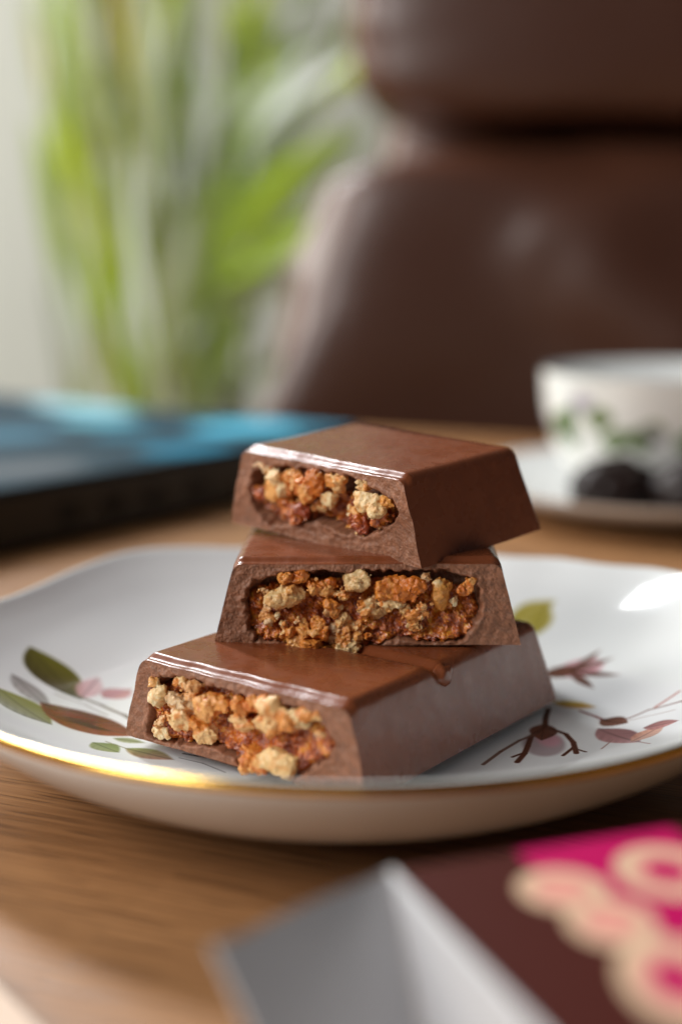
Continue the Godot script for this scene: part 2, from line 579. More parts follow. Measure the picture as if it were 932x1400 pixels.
func plant():
	var base := Vector3(-0.135, -0.62, -1.0)
	var o := thing("potted_plant", "tall green grassy plant with long upright blades behind the table", "plant", base)
	var mb := MB.new()
	var prof := [[0.0, 0.0], [0.10, 0.0], [0.125, 0.16], [0.135, 0.28], [0.135, 0.30], [0.122, 0.30], [0.118, 0.27], [0.0, 0.265]]
	for k in prof.size() - 1:
		mb.grid(32, 1, func(a, b): return Vector3(cos(a * TAU) * lerpf(prof[k][0], prof[k + 1][0], b), lerpf(prof[k][1], prof[k + 1][1], b), sin(a * TAU) * lerpf(prof[k][0], prof[k + 1][0], b)), Vector3.ZERO, Vector3(0, 0.15, 0) if k < 5 else Vector3(0, 0, 0))
	part("pot", mb.mesh(), plain(Color(0.75, 0.74, 0.71), 0.5), o)
	var tints := [Color(0.58, 0.68, 0.02), Color(0.44, 0.54, 0.02), Color(0.68, 0.74, 0.05), Color(0.58, 0.49, 0.02), Color(0.34, 0.43, 0.02), Color(0.66, 0.79, 0.02)]
	var mats := []
	for t in tints:
		var m := plain(t, 0.9, 0.0)
		m.backlight_enabled = true
		m.backlight = Color(0.9, 0.9, 0.9)
		mats.append(m)
	rng.seed = 77
	# upright stems in loose clumps, each with lance-shaped leaves; heights are above the pot's foot
	var roots := [-0.125, -0.115, -0.105, -0.09, -0.062, -0.045, -0.03, -0.02, -0.01, 0.0, 0.015, 0.03, 0.055]
	for x in roots:
		var foot := Vector3(x * 0.75, 0.27, rng.randf_range(-0.07, 0.07))
		var top := Vector3(x + rng.randfn(0.0, 0.015), 1.05, foot.z + rng.randfn(0, 0.03))
		mb = MB.new()
		mb.grid(6, 6, func(a, b): return foot.lerp(top, b) + Vector3(cos(a * TAU), 0, sin(a * TAU)) * lerpf(0.0028, 0.0012, b), Vector3.ZERO, foot.lerp(top, 0.5))
		part("stem", mb.mesh(), mats[3], o)
		for j in 17:
			var b := rng.randf_range(0.25, 1.0)
			var a := rng.randf() * TAU
			var d := Vector3(cos(a) * 0.17, 1.0, sin(a) * 0.3)
			leaf(o, foot.lerp(top, b), d, rng.randf_range(0.12, 0.24), rng.randf_range(0.005, 0.0105), mats[[0, 1, 2, 3, 0, 2, 4][rng.randi() % 7]])
	# a lime spray that leans out to the right
	for s in 5:
		var foot := Vector3(0.01 + 0.012 * s, 0.27, 0.03 * s - 0.05)
		var top := Vector3(0.098 + rng.randf_range(-0.03, 0.025), rng.randf_range(0.83, 0.95), foot.z + 0.03)
		mb = MB.new()
		var path := func(b: float): return foot.lerp(top, b) + Vector3(-0.055 * sin(b * PI), 0, 0)
		mb.grid(6, 8, func(a, b): return path.call(b) + Vector3(cos(a * TAU), 0, sin(a * TAU)) * lerpf(0.003, 0.0012, b), Vector3.ZERO, foot.lerp(top, 0.5))
		part("stem", mb.mesh(), mats[0], o)
		for j in 13:
			var b := rng.randf_range(0.5, 1.0)
			var d := Vector3(rng.randf_range(-0.25, 0.75), rng.randf_range(0.35, 1.0), rng.randf_range(-0.4, 0.4))
			leaf(o, path.call(b), d, rng.randf_range(0.08, 0.15), rng.randf_range(0.009, 0.016), mats[[5, 5, 0, 2][rng.randi() % 4]])


# a folded, drooping lance-shaped leaf
func leaf(o: Node3D, from: Vector3, towards: Vector3, long: float, wide: float, mat: Material):
	var d := towards.normalized()
	var side := d.cross(Vector3(rng.randfn(), 0.2, rng.randfn()).normalized()).normalized()
	var up := side.cross(d)
	var droop := rng.randf_range(0.0, 0.3)
	var mb := MB.new()
	mb.grid(2, 8, func(x, b):
		var half := wide * pow(sin(PI * clampf(b, 0.02, 0.985)), 0.7)
		return from + d * long * b + Vector3(d.x, -0.5, d.z) * droop * long * b * b + side * (x - 0.5) * 2.0 * half + up * absf(x - 0.5) * half * 0.6, up)
	part("leaf", mb.mesh(), mat, o)


# ================================================================ pictures printed on things
class Print:
	var im: Image
	var k: float      # pixels per unit
	var o: Vector2    # units at the first pixel

	func _init(w: int, h: int, per: float, origin: Vector2, c: Color):
		im = Image.create_empty(w, h, false, Image.FORMAT_RGB8)
		im.fill(c)
		k = per
		o = origin

	func lay(lo: Vector2, hi: Vector2, f: Callable) -> void:   # f(point) -> colour with its share in alpha
		var a := Vector2i(((lo - o) * k).floor()).clampi(0, 99999)
		var b := Vector2i(((hi - o) * k).ceil())
		for y in range(a.y, mini(b.y, im.get_height())):
			for x in range(a.x, mini(b.x, im.get_width())):
				var c: Color = f.call(Vector2(x + 0.5, y + 0.5) / k + o)
				if c.a > 0.0:
					var was := im.get_pixel(x, y)
					im.set_pixel(x, y, was.lerp(Color(c.r, c.g, c.b), c.a))

	func leaf(p: Vector2, q: Vector2, wide: float, near: Color, far: Color, soft := 0.7, bias := 0.85) -> void:
		var ax := q - p
		var len2 := ax.length_squared()
		var sd := Vector2(-ax.y, ax.x).normalized()
		var pad := Vector2(wide, wide)
		lay(p.min(q) - pad, p.max(q) + pad, func(s):
			var t: float = (s - p).dot(ax) / len2
			if t < 0 or t > 1: return Color(0, 0, 0, 0)
			var l: float = (s - p).dot(sd)
			var half: float = wide * 0.5 * sin(PI * pow(t, bias))
			var al := clampf((half - absf(l)) / soft, 0, 1) * 0.92
			var vein := 0.22 * exp(-pow(l / 0.25, 2)) + 0.12 * (0.5 + 0.5 * sin((t * 40.0) - absf(l) * 3.0)) * smoothstep(0.0, half + 0.01, absf(l))
			var c := near.lerp(far, clampf(0.5 + l / maxf(half, 0.01) * 0.35 + (t - 0.5) * 0.6, 0, 1))
			return Color(c.r * (1 - vein), c.g * (1 - vein), c.b * (1 - vein), al))

	func stroke(pts: Array, wide: float, c: Color, soft := 0.25) -> void:
		for j in pts.size() - 1:
			var p: Vector2 = pts[j]
			var q: Vector2 = pts[j + 1]
			var pad := Vector2(wide, wide)
			lay(p.min(q) - pad, p.max(q) + pad, func(s):
				var t := clampf((s - p).dot(q - p) / (q - p).length_squared(), 0, 1)
				var d: float = (s - p - (q - p) * t).length()
				return Color(c.r, c.g, c.b, c.a * clampf((wide * 0.5 - d) / soft, 0, 1)))

	func blob(at: Vector2, r: Vector2, turn: float, c: Color, edge := 0.2) -> void:
		var big := Vector2.ONE * maxf(r.x, r.y) * (1 + edge)
		lay(at - big, at + big, func(s):
			var d: Vector2 = (s - at).rotated(-turn) / r
			return Color(c.r, c.g, c.b, c.a * (1.0 - smoothstep(1.0 - edge, 1.0 + edge * 0.5, d.length()))))

	func texture() -> ImageTexture:
		return ImageTexture.create_from_image(im)


func plate_print() -> ImageTexture:
	var p := Print.new(1600, 1600, 10.0, Vector2(-80, -80), Color(0.885, 0.89, 0.89))
	var V := func(x, y): return Vector2(x, y)
	var olive := Color(0.42, 0.40, 0.10)
	var dark := Color(0.22, 0.19, 0.10)
	var brown := Color(0.33, 0.12, 0.07)
	var rust := Color(0.54, 0.23, 0.12)
	var grey := Color(0.55, 0.53, 0.52)
	var pink := Color(0.80, 0.60, 0.62)
	var calyx := Color(0.33, 0.20, 0.15)
	# left spray
	p.leaf(V.call(-61, -2), V.call(-52, 7), 6.0, grey, Color(0.68, 0.66, 0.65), 0.9)
	p.leaf(V.call(-60.5, -15.5), V.call(-48.2, -1.6), 10.5, olive, dark)
	p.leaf(V.call(-61.5, 6.8), V.call(-50.2, 15.0), 9.5, Color(0.50, 0.50, 0.16), grey)
	p.leaf(V.call(-54.6, 5.0), V.call(-36.0, 13.8), 11.0, brown, rust)
	p.leaf(V.call(-53, 8.6), V.call(-43, 8.0), 6.0, rust, brown, 0.9)
	p.leaf(V.call(-50, 8.5), V.call(-40, 12.3), 2.6, Color(0.2, 0.1, 0.08), brown, 0.8)
	p.leaf(V.call(-48.8, -2.5), V.call(-47.4, -15), 5.4, pink, Color(0.87, 0.76, 0.77), 0.8)
	p.leaf(V.call(-45.4, -5.2), V.call(-40.6, -12), 6.0, Color(0.72, 0.50, 0.52), pink, 0.8)
	p.stroke([V.call(-49.7, -3.5), V.call(-44.9, -1.5), V.call(-40, 3), V.call(-36.8, 8.2)], 1.3, Color(0.5, 0.46, 0.43, 0.85), 0.4)
	p.stroke([V.call(-53, -1), V.call(-47.5, 0), V.call(-43, 3.4)], 0.7, Color(0.6, 0.57, 0.55, 0.8), 0.3)
	p.leaf(V.call(-43, 19.0), V.call(-37.8, 22.8), 6.0, Color(0.44, 0.50, 0.28), Color(0.62, 0.64, 0.42))
	p.leaf(V.call(-40.4, 15.2), V.call(-34, 17.2), 3.0, Color(0.50, 0.54, 0.36), Color(0.66, 0.66, 0.5))
	p.leaf(V.call(-37.5, 20), V.call(-28.4, 25.2), 5.2, Color(0.48, 0.52, 0.26), Color(0.74, 0.52, 0.46))
	p.stroke([V.call(-41, 17.4), V.call(-37.3, 20.1), V.call(-33, 22.4)], 0.5, Color(0.45, 0.42, 0.3, 0.8))
	p.stroke([V.call(-27.5, 22), V.call(-22.7, 24.2), V.call(-17.6, 28.6)], 0.8, Color(0.3, 0.27, 0.27, 0.9))
	p.stroke([V.call(-28, 24), V.call(-24, 26.4), V.call(-20, 30.5)], 0.5, Color(0.4, 0.37, 0.37, 0.8))
	# behind the chocolate, and the buds to its right
	p.leaf(V.call(33, -45), V.call(44, -47.5), 8.0, Color(0.60, 0.54, 0.18), Color(0.70, 0.64, 0.34), 1.2)
	p.leaf(V.call(38, -38), V.call(42, -48), 6.0, Color(0.58, 0.53, 0.18), Color(0.66, 0.60, 0.28), 1.2)
	p.blob(V.call(44.6, -21), V.call(4.6, 4.2), 0.0, Color(0.74, 0.52, 0.55, 0.85))
	p.leaf(V.call(37, -20), V.call(45.6, -22.4), 6.0, calyx, Color(0.42, 0.27, 0.21), 0.5)
	for q in [[51.8, -22], [51.4, -13], [45.6, -9.6], [50, -27]]:
		p.leaf(V.call(42.4, -20.6), V.call(q[0], q[1]), 2.4, calyx, Color(0.45, 0.30, 0.27), 0.5)
	p.leaf(V.call(36.6, -5), V.call(44.6, -0.4), 4.4, Color(0.76, 0.68, 0.18), Color(0.80, 0.55, 0.35))
	p.stroke([V.call(35.6, -1), V.call(34.4, 4), V.call(33.6, 9)], 1.3, calyx)
	p.blob(V.call(32.2, 17.6), V.call(3.7, 6.2), 0.12, Color(0.66, 0.60, 0.61, 0.95))
	p.blob(V.call(33.4, 15.6), V.call(2.2, 3.8), 0.1, Color(0.80, 0.58, 0.62, 0.8), 0.5)
	p.leaf(V.call(33.9, 7.0), V.call(32.0, 16), 5.2, calyx, Color(0.42, 0.24, 0.17), 0.4)
	p.stroke([V.call(33.3, 9.5), V.call(30.6, 13.6), V.call(29.4, 18.4), V.call(28.4, 22), V.call(26.7, 26)], 1.2, calyx)
	p.stroke([V.call(28.8, 21.2), V.call(26.2, 23.6)], 0.8, calyx)
	p.stroke([V.call(34.5, 9.8), V.call(36.6, 12.6), V.call(37.2, 17), V.call(36.8, 22.6)], 1.2, calyx)
	p.stroke([V.call(36.8, 19.6), V.call(34.5, 23.4)], 0.9, calyx)
	p.stroke([V.call(37, 20.2), V.call(38.4, 22.4)], 0.7, calyx)
	p.stroke([V.call(31.6, 12.4), V.call(28.4, 15.6), V.call(24.6, 21), V.call(21.1, 27)], 0.9, Color(0.42, 0.30, 0.25, 0.9))
	p.stroke([V.call(41, 0.6), V.call(43, 4), V.call(44.8, 7.8)], 0.9, Color(0.5, 0.3, 0.28))
	p.leaf(V.call(43.6, 6.2), V.call(47.6, 11), 5.0, calyx, Color(0.45, 0.28, 0.22), 0.4)
	p.leaf(V.call(42.4, 10.5), V.call(47.2, 23.6), 6.4, Color(0.50, 0.34, 0.34), Color(0.78, 0.56, 0.56), 0.5)
	p.leaf(V.call(45.8, 21.6), V.call(52.4, 17.2), 5.0, Color(0.86, 0.60, 0.50), Color(0.83, 0.66, 0.58), 0.5)
	p.leaf(V.call(49, 15.6), V.call(54.6, 18.4), 4.4, Color(0.52, 0.34, 0.33), Color(0.80, 0.58, 0.57), 0.5)
	p.stroke([V.call(47, 8.9), V.call(51.7, 7.4), V.call(56.6, 9.4), V.call(61, 13)], 0.7, Color(0.48, 0.33, 0.30))
	p.stroke([V.call(47, 9.6), V.call(50.6, 10.2), V.call(55.2, 12.2)], 0.4, Color(0.6, 0.5, 0.46))
	p.stroke([V.call(53, 7.2), V.call(57.6, 4.6)], 0.9, Color(0.72, 0.50, 0.47))
	p.stroke([V.call(43.6, 18), V.call(41, 22)], 0.6, Color(0.62, 0.48, 0.46, 0.8))
	p.stroke([V.call(47, 23), V.call(48, 26)], 0.6, Color(0.62, 0.48, 0.46, 0.7))
	return p.texture()


const RIM := [-180.0, 74.4, -160.0, 71.9, -150.0, 72.2, -140.0, 74.2, -128.0, 76.3, -119.0, 75.4, -108.0, 73.2, -97.0, 73.6, -85.0, 74.6, -72.0, 72.8, -61.0, 72.0, -52.0, 73.6, -43.0, 74.2, -33.0, 76.6, -22.0, 77.0, -8.0, 74.4, 6.0, 73.2, 20.0, 75.4, 32.0, 76.0, 43.0, 74.0, 54.0, 73.4, 66.0, 74.4, 82.0, 75.9, 100.0, 76.7, 114.0, 75.4, 128.0, 73.8, 142.0, 74.0, 155.0, 76.0, 168.0, 76.2, 180.0, 74.4]


func rim(th: float) -> float:
	var d := rad_to_deg(wrapf(th, -PI, PI))
	var k := 0
	while k + 4 < RIM.size() and RIM[k + 2] < d: k += 2
	var n := RIM.size() - 2
	var t: float = clampf((d - RIM[k]) / (RIM[k + 2] - RIM[k]), 0, 1)
	var before: float = RIM[k - 1] if k > 0 else RIM[n - 1]
	var after: float = RIM[k + 5] if k + 5 < RIM.size() else RIM[3]
	return 1.0 + 1.05 * (cubic_interpolate(RIM[k + 1], RIM[k + 3], before, after, t) / 74.8 - 1.0)


# a profile of [radius, height] points made smooth
func smooth_profile(pts: Array, n: int) -> Array:
	var c := Curve3D.new()
	for k in pts.size():
		var a: Vector3 = Vector3(pts[maxi(k - 1, 0)][0], pts[maxi(k - 1, 0)][1], 0)
		var b: Vector3 = Vector3(pts[mini(k + 1, pts.size() - 1)][0], pts[mini(k + 1, pts.size() - 1)][1], 0)
		var t := (b - a) / 6.0
		c.add_point(Vector3(pts[k][0], pts[k][1], 0), -t, t)
	c.bake_interval = 0.2
	var out := []
	var L := c.get_baked_length()
	for k in n + 1:
		var p := c.sample_baked(L * k / n, true)
		out.append(Vector2(p.x, p.y) / 1000.0)
	return out


func plate_point(r: Vector2, th: float, grow := 0.0) -> Vector3:
	var s := 1.0 + (rim(th) - 1.0) * smoothstep(0.036, 0.0745, r.x)
	var lift := (rim(th) - 1.0) * 0.03 * smoothstep(0.055, 0.0745, r.x)
	return Vector3(cos(th) * (r.x * s + grow), r.y + lift, sin(th) * (r.x * s + grow))


func plate():
	var o := thing("plate", "white porcelain plate with scalloped gilt rim and painted rosebuds", "plate", Vector3(0.0017, 0, 0))
	var face := plain(Color(1, 1, 1), 0.1, 0.4)
	face.albedo_texture = plate_print()
	var inner := smooth_profile([[0.0, 5.6], [20, 5.6], [40, 5.7], [48, 6.8], [56, 9.5], [64, 13.5], [70, 17.5], [73.5, 20.3], [74.3, 21.0]], 70)
	var lip := smooth_profile([[74.3, 21.0], [74.8, 21.25], [75.4, 21.1], [75.8, 20.5]], 8)
	var outer := smooth_profile([[75.8, 20.5], [75.2, 19.0], [71.5, 15.0], [65, 9.8], [57, 5.6], [47, 2.6], [42.5, 1.6], [42, 0.2], [40, 0.0], [38.5, 0.4], [38, 2.4], [20, 2.8], [0, 2.8]], 70)
	var mb := MB.new()
	mb.grid(288, 70, func(a, b): return plate_point(inner[roundi(b * 70)], a * TAU), Vector3.UP, null, func(a, b):
		var q := plate_point(inner[roundi(b * 70)], a * TAU)
		return Vector2(q.x, q.z) / 0.16 + Vector2(0.5, 0.5))
	part("well", mb.mesh(), face, o)
	mb = MB.new()
	mb.grid(288, 70, func(a, b): return plate_point(outer[roundi(b * 70)], a * TAU), Vector3.DOWN)
	part("underside", mb.mesh(), M.porcelain, o)
	mb = MB.new()
	mb.grid(288, 8, func(a, b): return plate_point(lip[roundi(b * 8)], a * TAU), Vector3.UP)
	part("lip", mb.mesh(), M.porcelain, o)
	var band := smooth_profile([[75.1, 21.2], [75.5, 21.05], [75.8, 20.7], [75.9, 20.3], [75.85, 20.0], [75.75, 19.7]], 10)
	mb = MB.new()
	mb.grid(288, 10, func(a, b): return plate_point(band[roundi(b * 10)], a * TAU) + Vector3(0, 0.00008 * sin(b * PI), 0), Vector3.UP)
	part("gilt_rim", mb.mesh(), M.gold, o)


# ================================================================ chocolate
class Piece:
	var W := 0.0
	var L := 0.0
	var H := 0.0
	var flare := 0.0037
	var bevel := 0.0025
	var drop := 0.0008
	var groove := -1.0
	var cavity := []
	var seed_ := Vector3.ZERO
	var deep := 0.0036


# how far a broken face lies behind its plane at (u, w), metres
func broken_depth(pc: Piece, u: float, w: float, fade: float) -> float:
	var p := Vector3(u * 1000.0, w * 1000.0, 0) + pc.seed_
	var sd := poly_distance(Vector2(u, w) * 1000.0 + Vector2(N(p * 0.55), N(p * 0.55 + Vector3(9, 9, 9))) * 0.45, pc.cavity)
	var d := 0.00022 * N(p * 0.16) + 0.00028 * N(p * 0.09 + Vector3(4, 4, 4))
	var hole := smoothstep(-0.2, 0.8, sd)
	var fine := 0.00016 * N(p * 0.6) + 0.00009 * N(p * 1.7) + 0.00005 * N(p * 4.0)
	# ragged steps along the wall of the hollow
	fine += 0.00022 * smoothstep(-1.6, -0.1, sd) * absf(N(p * Vector3(0.8, 0.45, 1)))
	return d + fine * fade - 0.00025 * exp(-pow((sd + 0.5) / 0.5, 2)) * fade + pc.deep * hole


func boxed(pc: Piece, u: float, w: float, v: float, edge := 0.0) -> Vector3:
	# a block rounded on its upper and moulded edges, then tapered; u across, w up, v back from the break
	var r := 0.0017
	var q := Vector3(clampf(u, -pc.W / 2 + r, pc.W / 2 - r), minf(w, pc.H - r), minf(v, pc.L - r))
	var d := Vector3(u, w, v) - q
	if d.length() > 1e-9: q += d.normalized() * r * minf(1.0, d.length() / r)
	var h := q.y / pc.H
	var out := Vector3(q.x * (1.0 - pc.flare * 2.0 / pc.W * h), q.y, q.z * (1.0 - pc.flare / pc.L * h))
	# the slope into the groove along the break
	var g := 1.0 - smoothstep(0.0007, pc.bevel, v)
	var low := pc.drop * g + 0.00016 * pow(maxf(0.0, 1.0 - v / 0.00035), 2.0)
	if pc.groove > 0.0: low += 0.0011 * (1.0 - smoothstep(0.0004, 0.0026, absf(v - pc.groove)))
	out.y -= low * pow(clampf(h, 0, 1), 5.0)
	out.z = edge + out.z * (pc.L - edge) / pc.L
	return out


func steps(lo: float, hi: float, r: float, n: int, nr := 6) -> PackedFloat32Array:
	var out := PackedFloat32Array()
	for k in nr: out.append(lo + r * k / nr)
	for k in n + 1: out.append(lerpf(lo + r, hi - r, float(k) / n))
	for k in nr: out.append(hi - r + r * (k + 1) / nr)
	return out


func moulded(pc: Piece) -> ArrayMesh:
	var us := steps(-pc.W / 2, pc.W / 2, 0.0017, 90)
	var ws := steps(0, pc.H, 0.0017, 26)
	var vs := PackedFloat32Array()
	for k in 14: vs.append(pc.bevel * 1.1 * k / 14.0)
	for v in steps(pc.bevel * 1.1, pc.L, 0.0017, 90): vs.append(v)
	var place := func(u: float, w: float, v: float):
		var e := 0.0
		if v < pc.L * 0.5: e = broken_depth(pc, clampf(u, -pc.W / 2, pc.W / 2) * (1.0 - pc.flare * 2.0 / pc.W * w / pc.H), w * (1.0 - pc.drop / pc.H), 0.35) * (1.0 - smoothstep(0.0, 0.3, v / pc.L))
		var q := boxed(pc, u, w, v, e)
		var n := Vector3(q.x, q.y, q.z) * 1000.0 + pc.seed_
		var wave := 0.00007 * N(n * 0.09) + 0.00002 * N(n * 0.35)
		return Vector3(q.x, q.y + wave * smoothstep(0.2, 0.8, w / pc.H), -q.z) + Vector3(wave, 0, 0)
	var mb := MB.new()
	var nu := us.size() - 1
	var nw := ws.size() - 1
	var nv := vs.size() - 1
	mb.grid(nu, nv, func(a, b): return place.call(us[roundi(a * nu)], pc.H, vs[roundi(b * nv)]), Vector3.UP)
	for s in [-1.0, 1.0]:
		mb.grid(nw, nv, func(a, b): return place.call(s * pc.W / 2, ws[roundi(a * nw)], vs[roundi(b * nv)]), Vector3(s, 0, 0))
	mb.grid(nu, nw, func(a, b): return place.call(us[roundi(a * nu)], ws[roundi(b * nw)], pc.L), Vector3(0, 0, -1))
	var am := mb.mesh(true)
	var low := MB.new()
	low.grid(nu, nv, func(a, b): return place.call(us[roundi(a * nu)], 0.0, vs[roundi(b * nv)]), Vector3.DOWN)
	am.add_surface_from_arrays(Mesh.PRIMITIVE_TRIANGLES, low.mesh().surface_get_arrays(0))
	return am


func broken(pc: Piece) -> ArrayMesh:
	var nu := int(pc.W / 0.00017)
	var nw := int(pc.H / 0.00017)
	var mb := MB.new()
	var depths := {}
	var base := Color(0.245, 0.102, 0.053)
	var at := func(a: float, b: float):
		var u := lerpf(-pc.W / 2, pc.W / 2, a)
		var w := b * pc.H
		var q := boxed(pc, u, w, 0.0)
		var rim_ := minf(minf(a, 1.0 - a) * pc.W, minf(b, 1.0 - b) * pc.H)
		var fade := lerpf(0.35, 1.0, smoothstep(0.0, 0.0006, rim_))
		var d := broken_depth(pc, q.x, q.y, fade)
		depths[Vector2(a, b)] = d
		return Vector3(q.x, q.y, -d)
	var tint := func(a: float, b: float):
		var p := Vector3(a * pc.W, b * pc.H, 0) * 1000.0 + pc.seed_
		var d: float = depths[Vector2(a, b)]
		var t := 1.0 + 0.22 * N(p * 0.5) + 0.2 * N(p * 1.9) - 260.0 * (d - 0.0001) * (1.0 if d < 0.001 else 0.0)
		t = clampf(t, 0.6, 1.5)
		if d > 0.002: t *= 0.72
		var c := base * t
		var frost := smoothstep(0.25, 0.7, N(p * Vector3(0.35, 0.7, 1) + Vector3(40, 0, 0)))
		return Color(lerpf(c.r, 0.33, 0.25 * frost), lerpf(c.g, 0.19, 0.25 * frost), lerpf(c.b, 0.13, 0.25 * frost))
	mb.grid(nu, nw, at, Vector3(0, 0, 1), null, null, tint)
	return mb.mesh()


# the sticky date paste that lines the hollow; shelf tells how far back it lies at (u, w) in millimetres
func paste(pc: Piece, region: Array, shelf: Callable) -> ArrayMesh:
	var lo := Vector2(1e9, 1e9)
	var hi := -lo
	for q in region:
		lo = lo.min(q)
		hi = hi.max(q)
	var cell := 0.16
	var nu := int((hi.x - lo.x) / cell)
	var nw := int((hi.y - lo.y) / cell)
	var mb := MB.new()
	var id := {}
	for b in nw + 1:
		for a in nu + 1:
			var u := lo.x + a * cell
			var w := lo.y + b * cell
			var p := Vector3(u, w, 0) + pc.seed_ * 1.7
			var sd := poly_distance(Vector2(u, w) + Vector2(N(p * 0.9), N(p * 0.9 + Vector3(5, 5, 5))) * 0.5 + Vector2(N(p * 2.4 + Vector3(3, 8, 1)), N(p * 2.4)) * 0.22, region)
			if sd < -0.5: continue
			var lump := 0.75 * N(p * 0.28) + 0.42 * N(p * 0.75) + 0.24 * absf(N(p * 1.7)) + 0.20 * N(p * 3.1) + 0.10 * N(p * 6.0)
			var d: float = shelf.call(u, w) - 1.1 * lump + 0.9 * (1.0 - smoothstep(-0.5, 0.3, sd))
			id[b * (nu + 1) + a] = mb.v.size()
			mb.v.append(Vector3(u, w, -d) / 1000.0)
			var t := clampf(0.42 + 0.55 * N(p * 0.5 + Vector3(20, 0, 0)) + 0.45 * N(p * 2.2) + 0.3 * N(p * 5.0), 0, 1)
			var c := Color(0.28, 0.042, 0.007).lerp(Color(0.70, 0.17, 0.012), smoothstep(0.05, 0.65, t)).lerp(Color(0.90, 0.42, 0.05), smoothstep(0.74, 1.0, t))
			mb.c.append(c)
	var tri := PackedInt32Array()
	for b in nw:
		for a in nu:
			var k := b * (nu + 1) + a
			if id.has(k) and id.has(k + 1) and id.has(k + nu + 1) and id.has(k + nu + 2):
				tri.append_array(PackedInt32Array([id[k], id[k + 1], id[k + nu + 1], id[k + 1], id[k + nu + 2], id[k + nu + 1]]))
	mb.add_tris(tri, Vector3(0, 0, 1))
	return mb.mesh()


const NUT_TINT := {
	"pale": [Color(0.95, 0.62, 0.27), Color(0.96, 0.76, 0.44), Color(0.86, 0.38, 0.08)],
	"crumb": [Color(0.93, 0.50, 0.17), Color(0.96, 0.66, 0.32), Color(0.80, 0.28, 0.045)],
	"roast": [Color(0.84, 0.30, 0.05), Color(0.93, 0.50, 0.16), Color(0.66, 0.17, 0.018)],
	"dull": [Color(0.90, 0.56, 0.27), Color(0.94, 0.68, 0.40), Color(0.80, 0.36, 0.10)],
	"date": [Color(0.58, 0.11, 0.012), Color(0.72, 0.22, 0.02), Color(0.34, 0.05, 0.01)],
}


func smin(a: float, b: float, k: float) -> float:
	var h := maxf(k - absf(a - b), 0.0) / k
	return minf(a, b) - h * h * k * 0.25


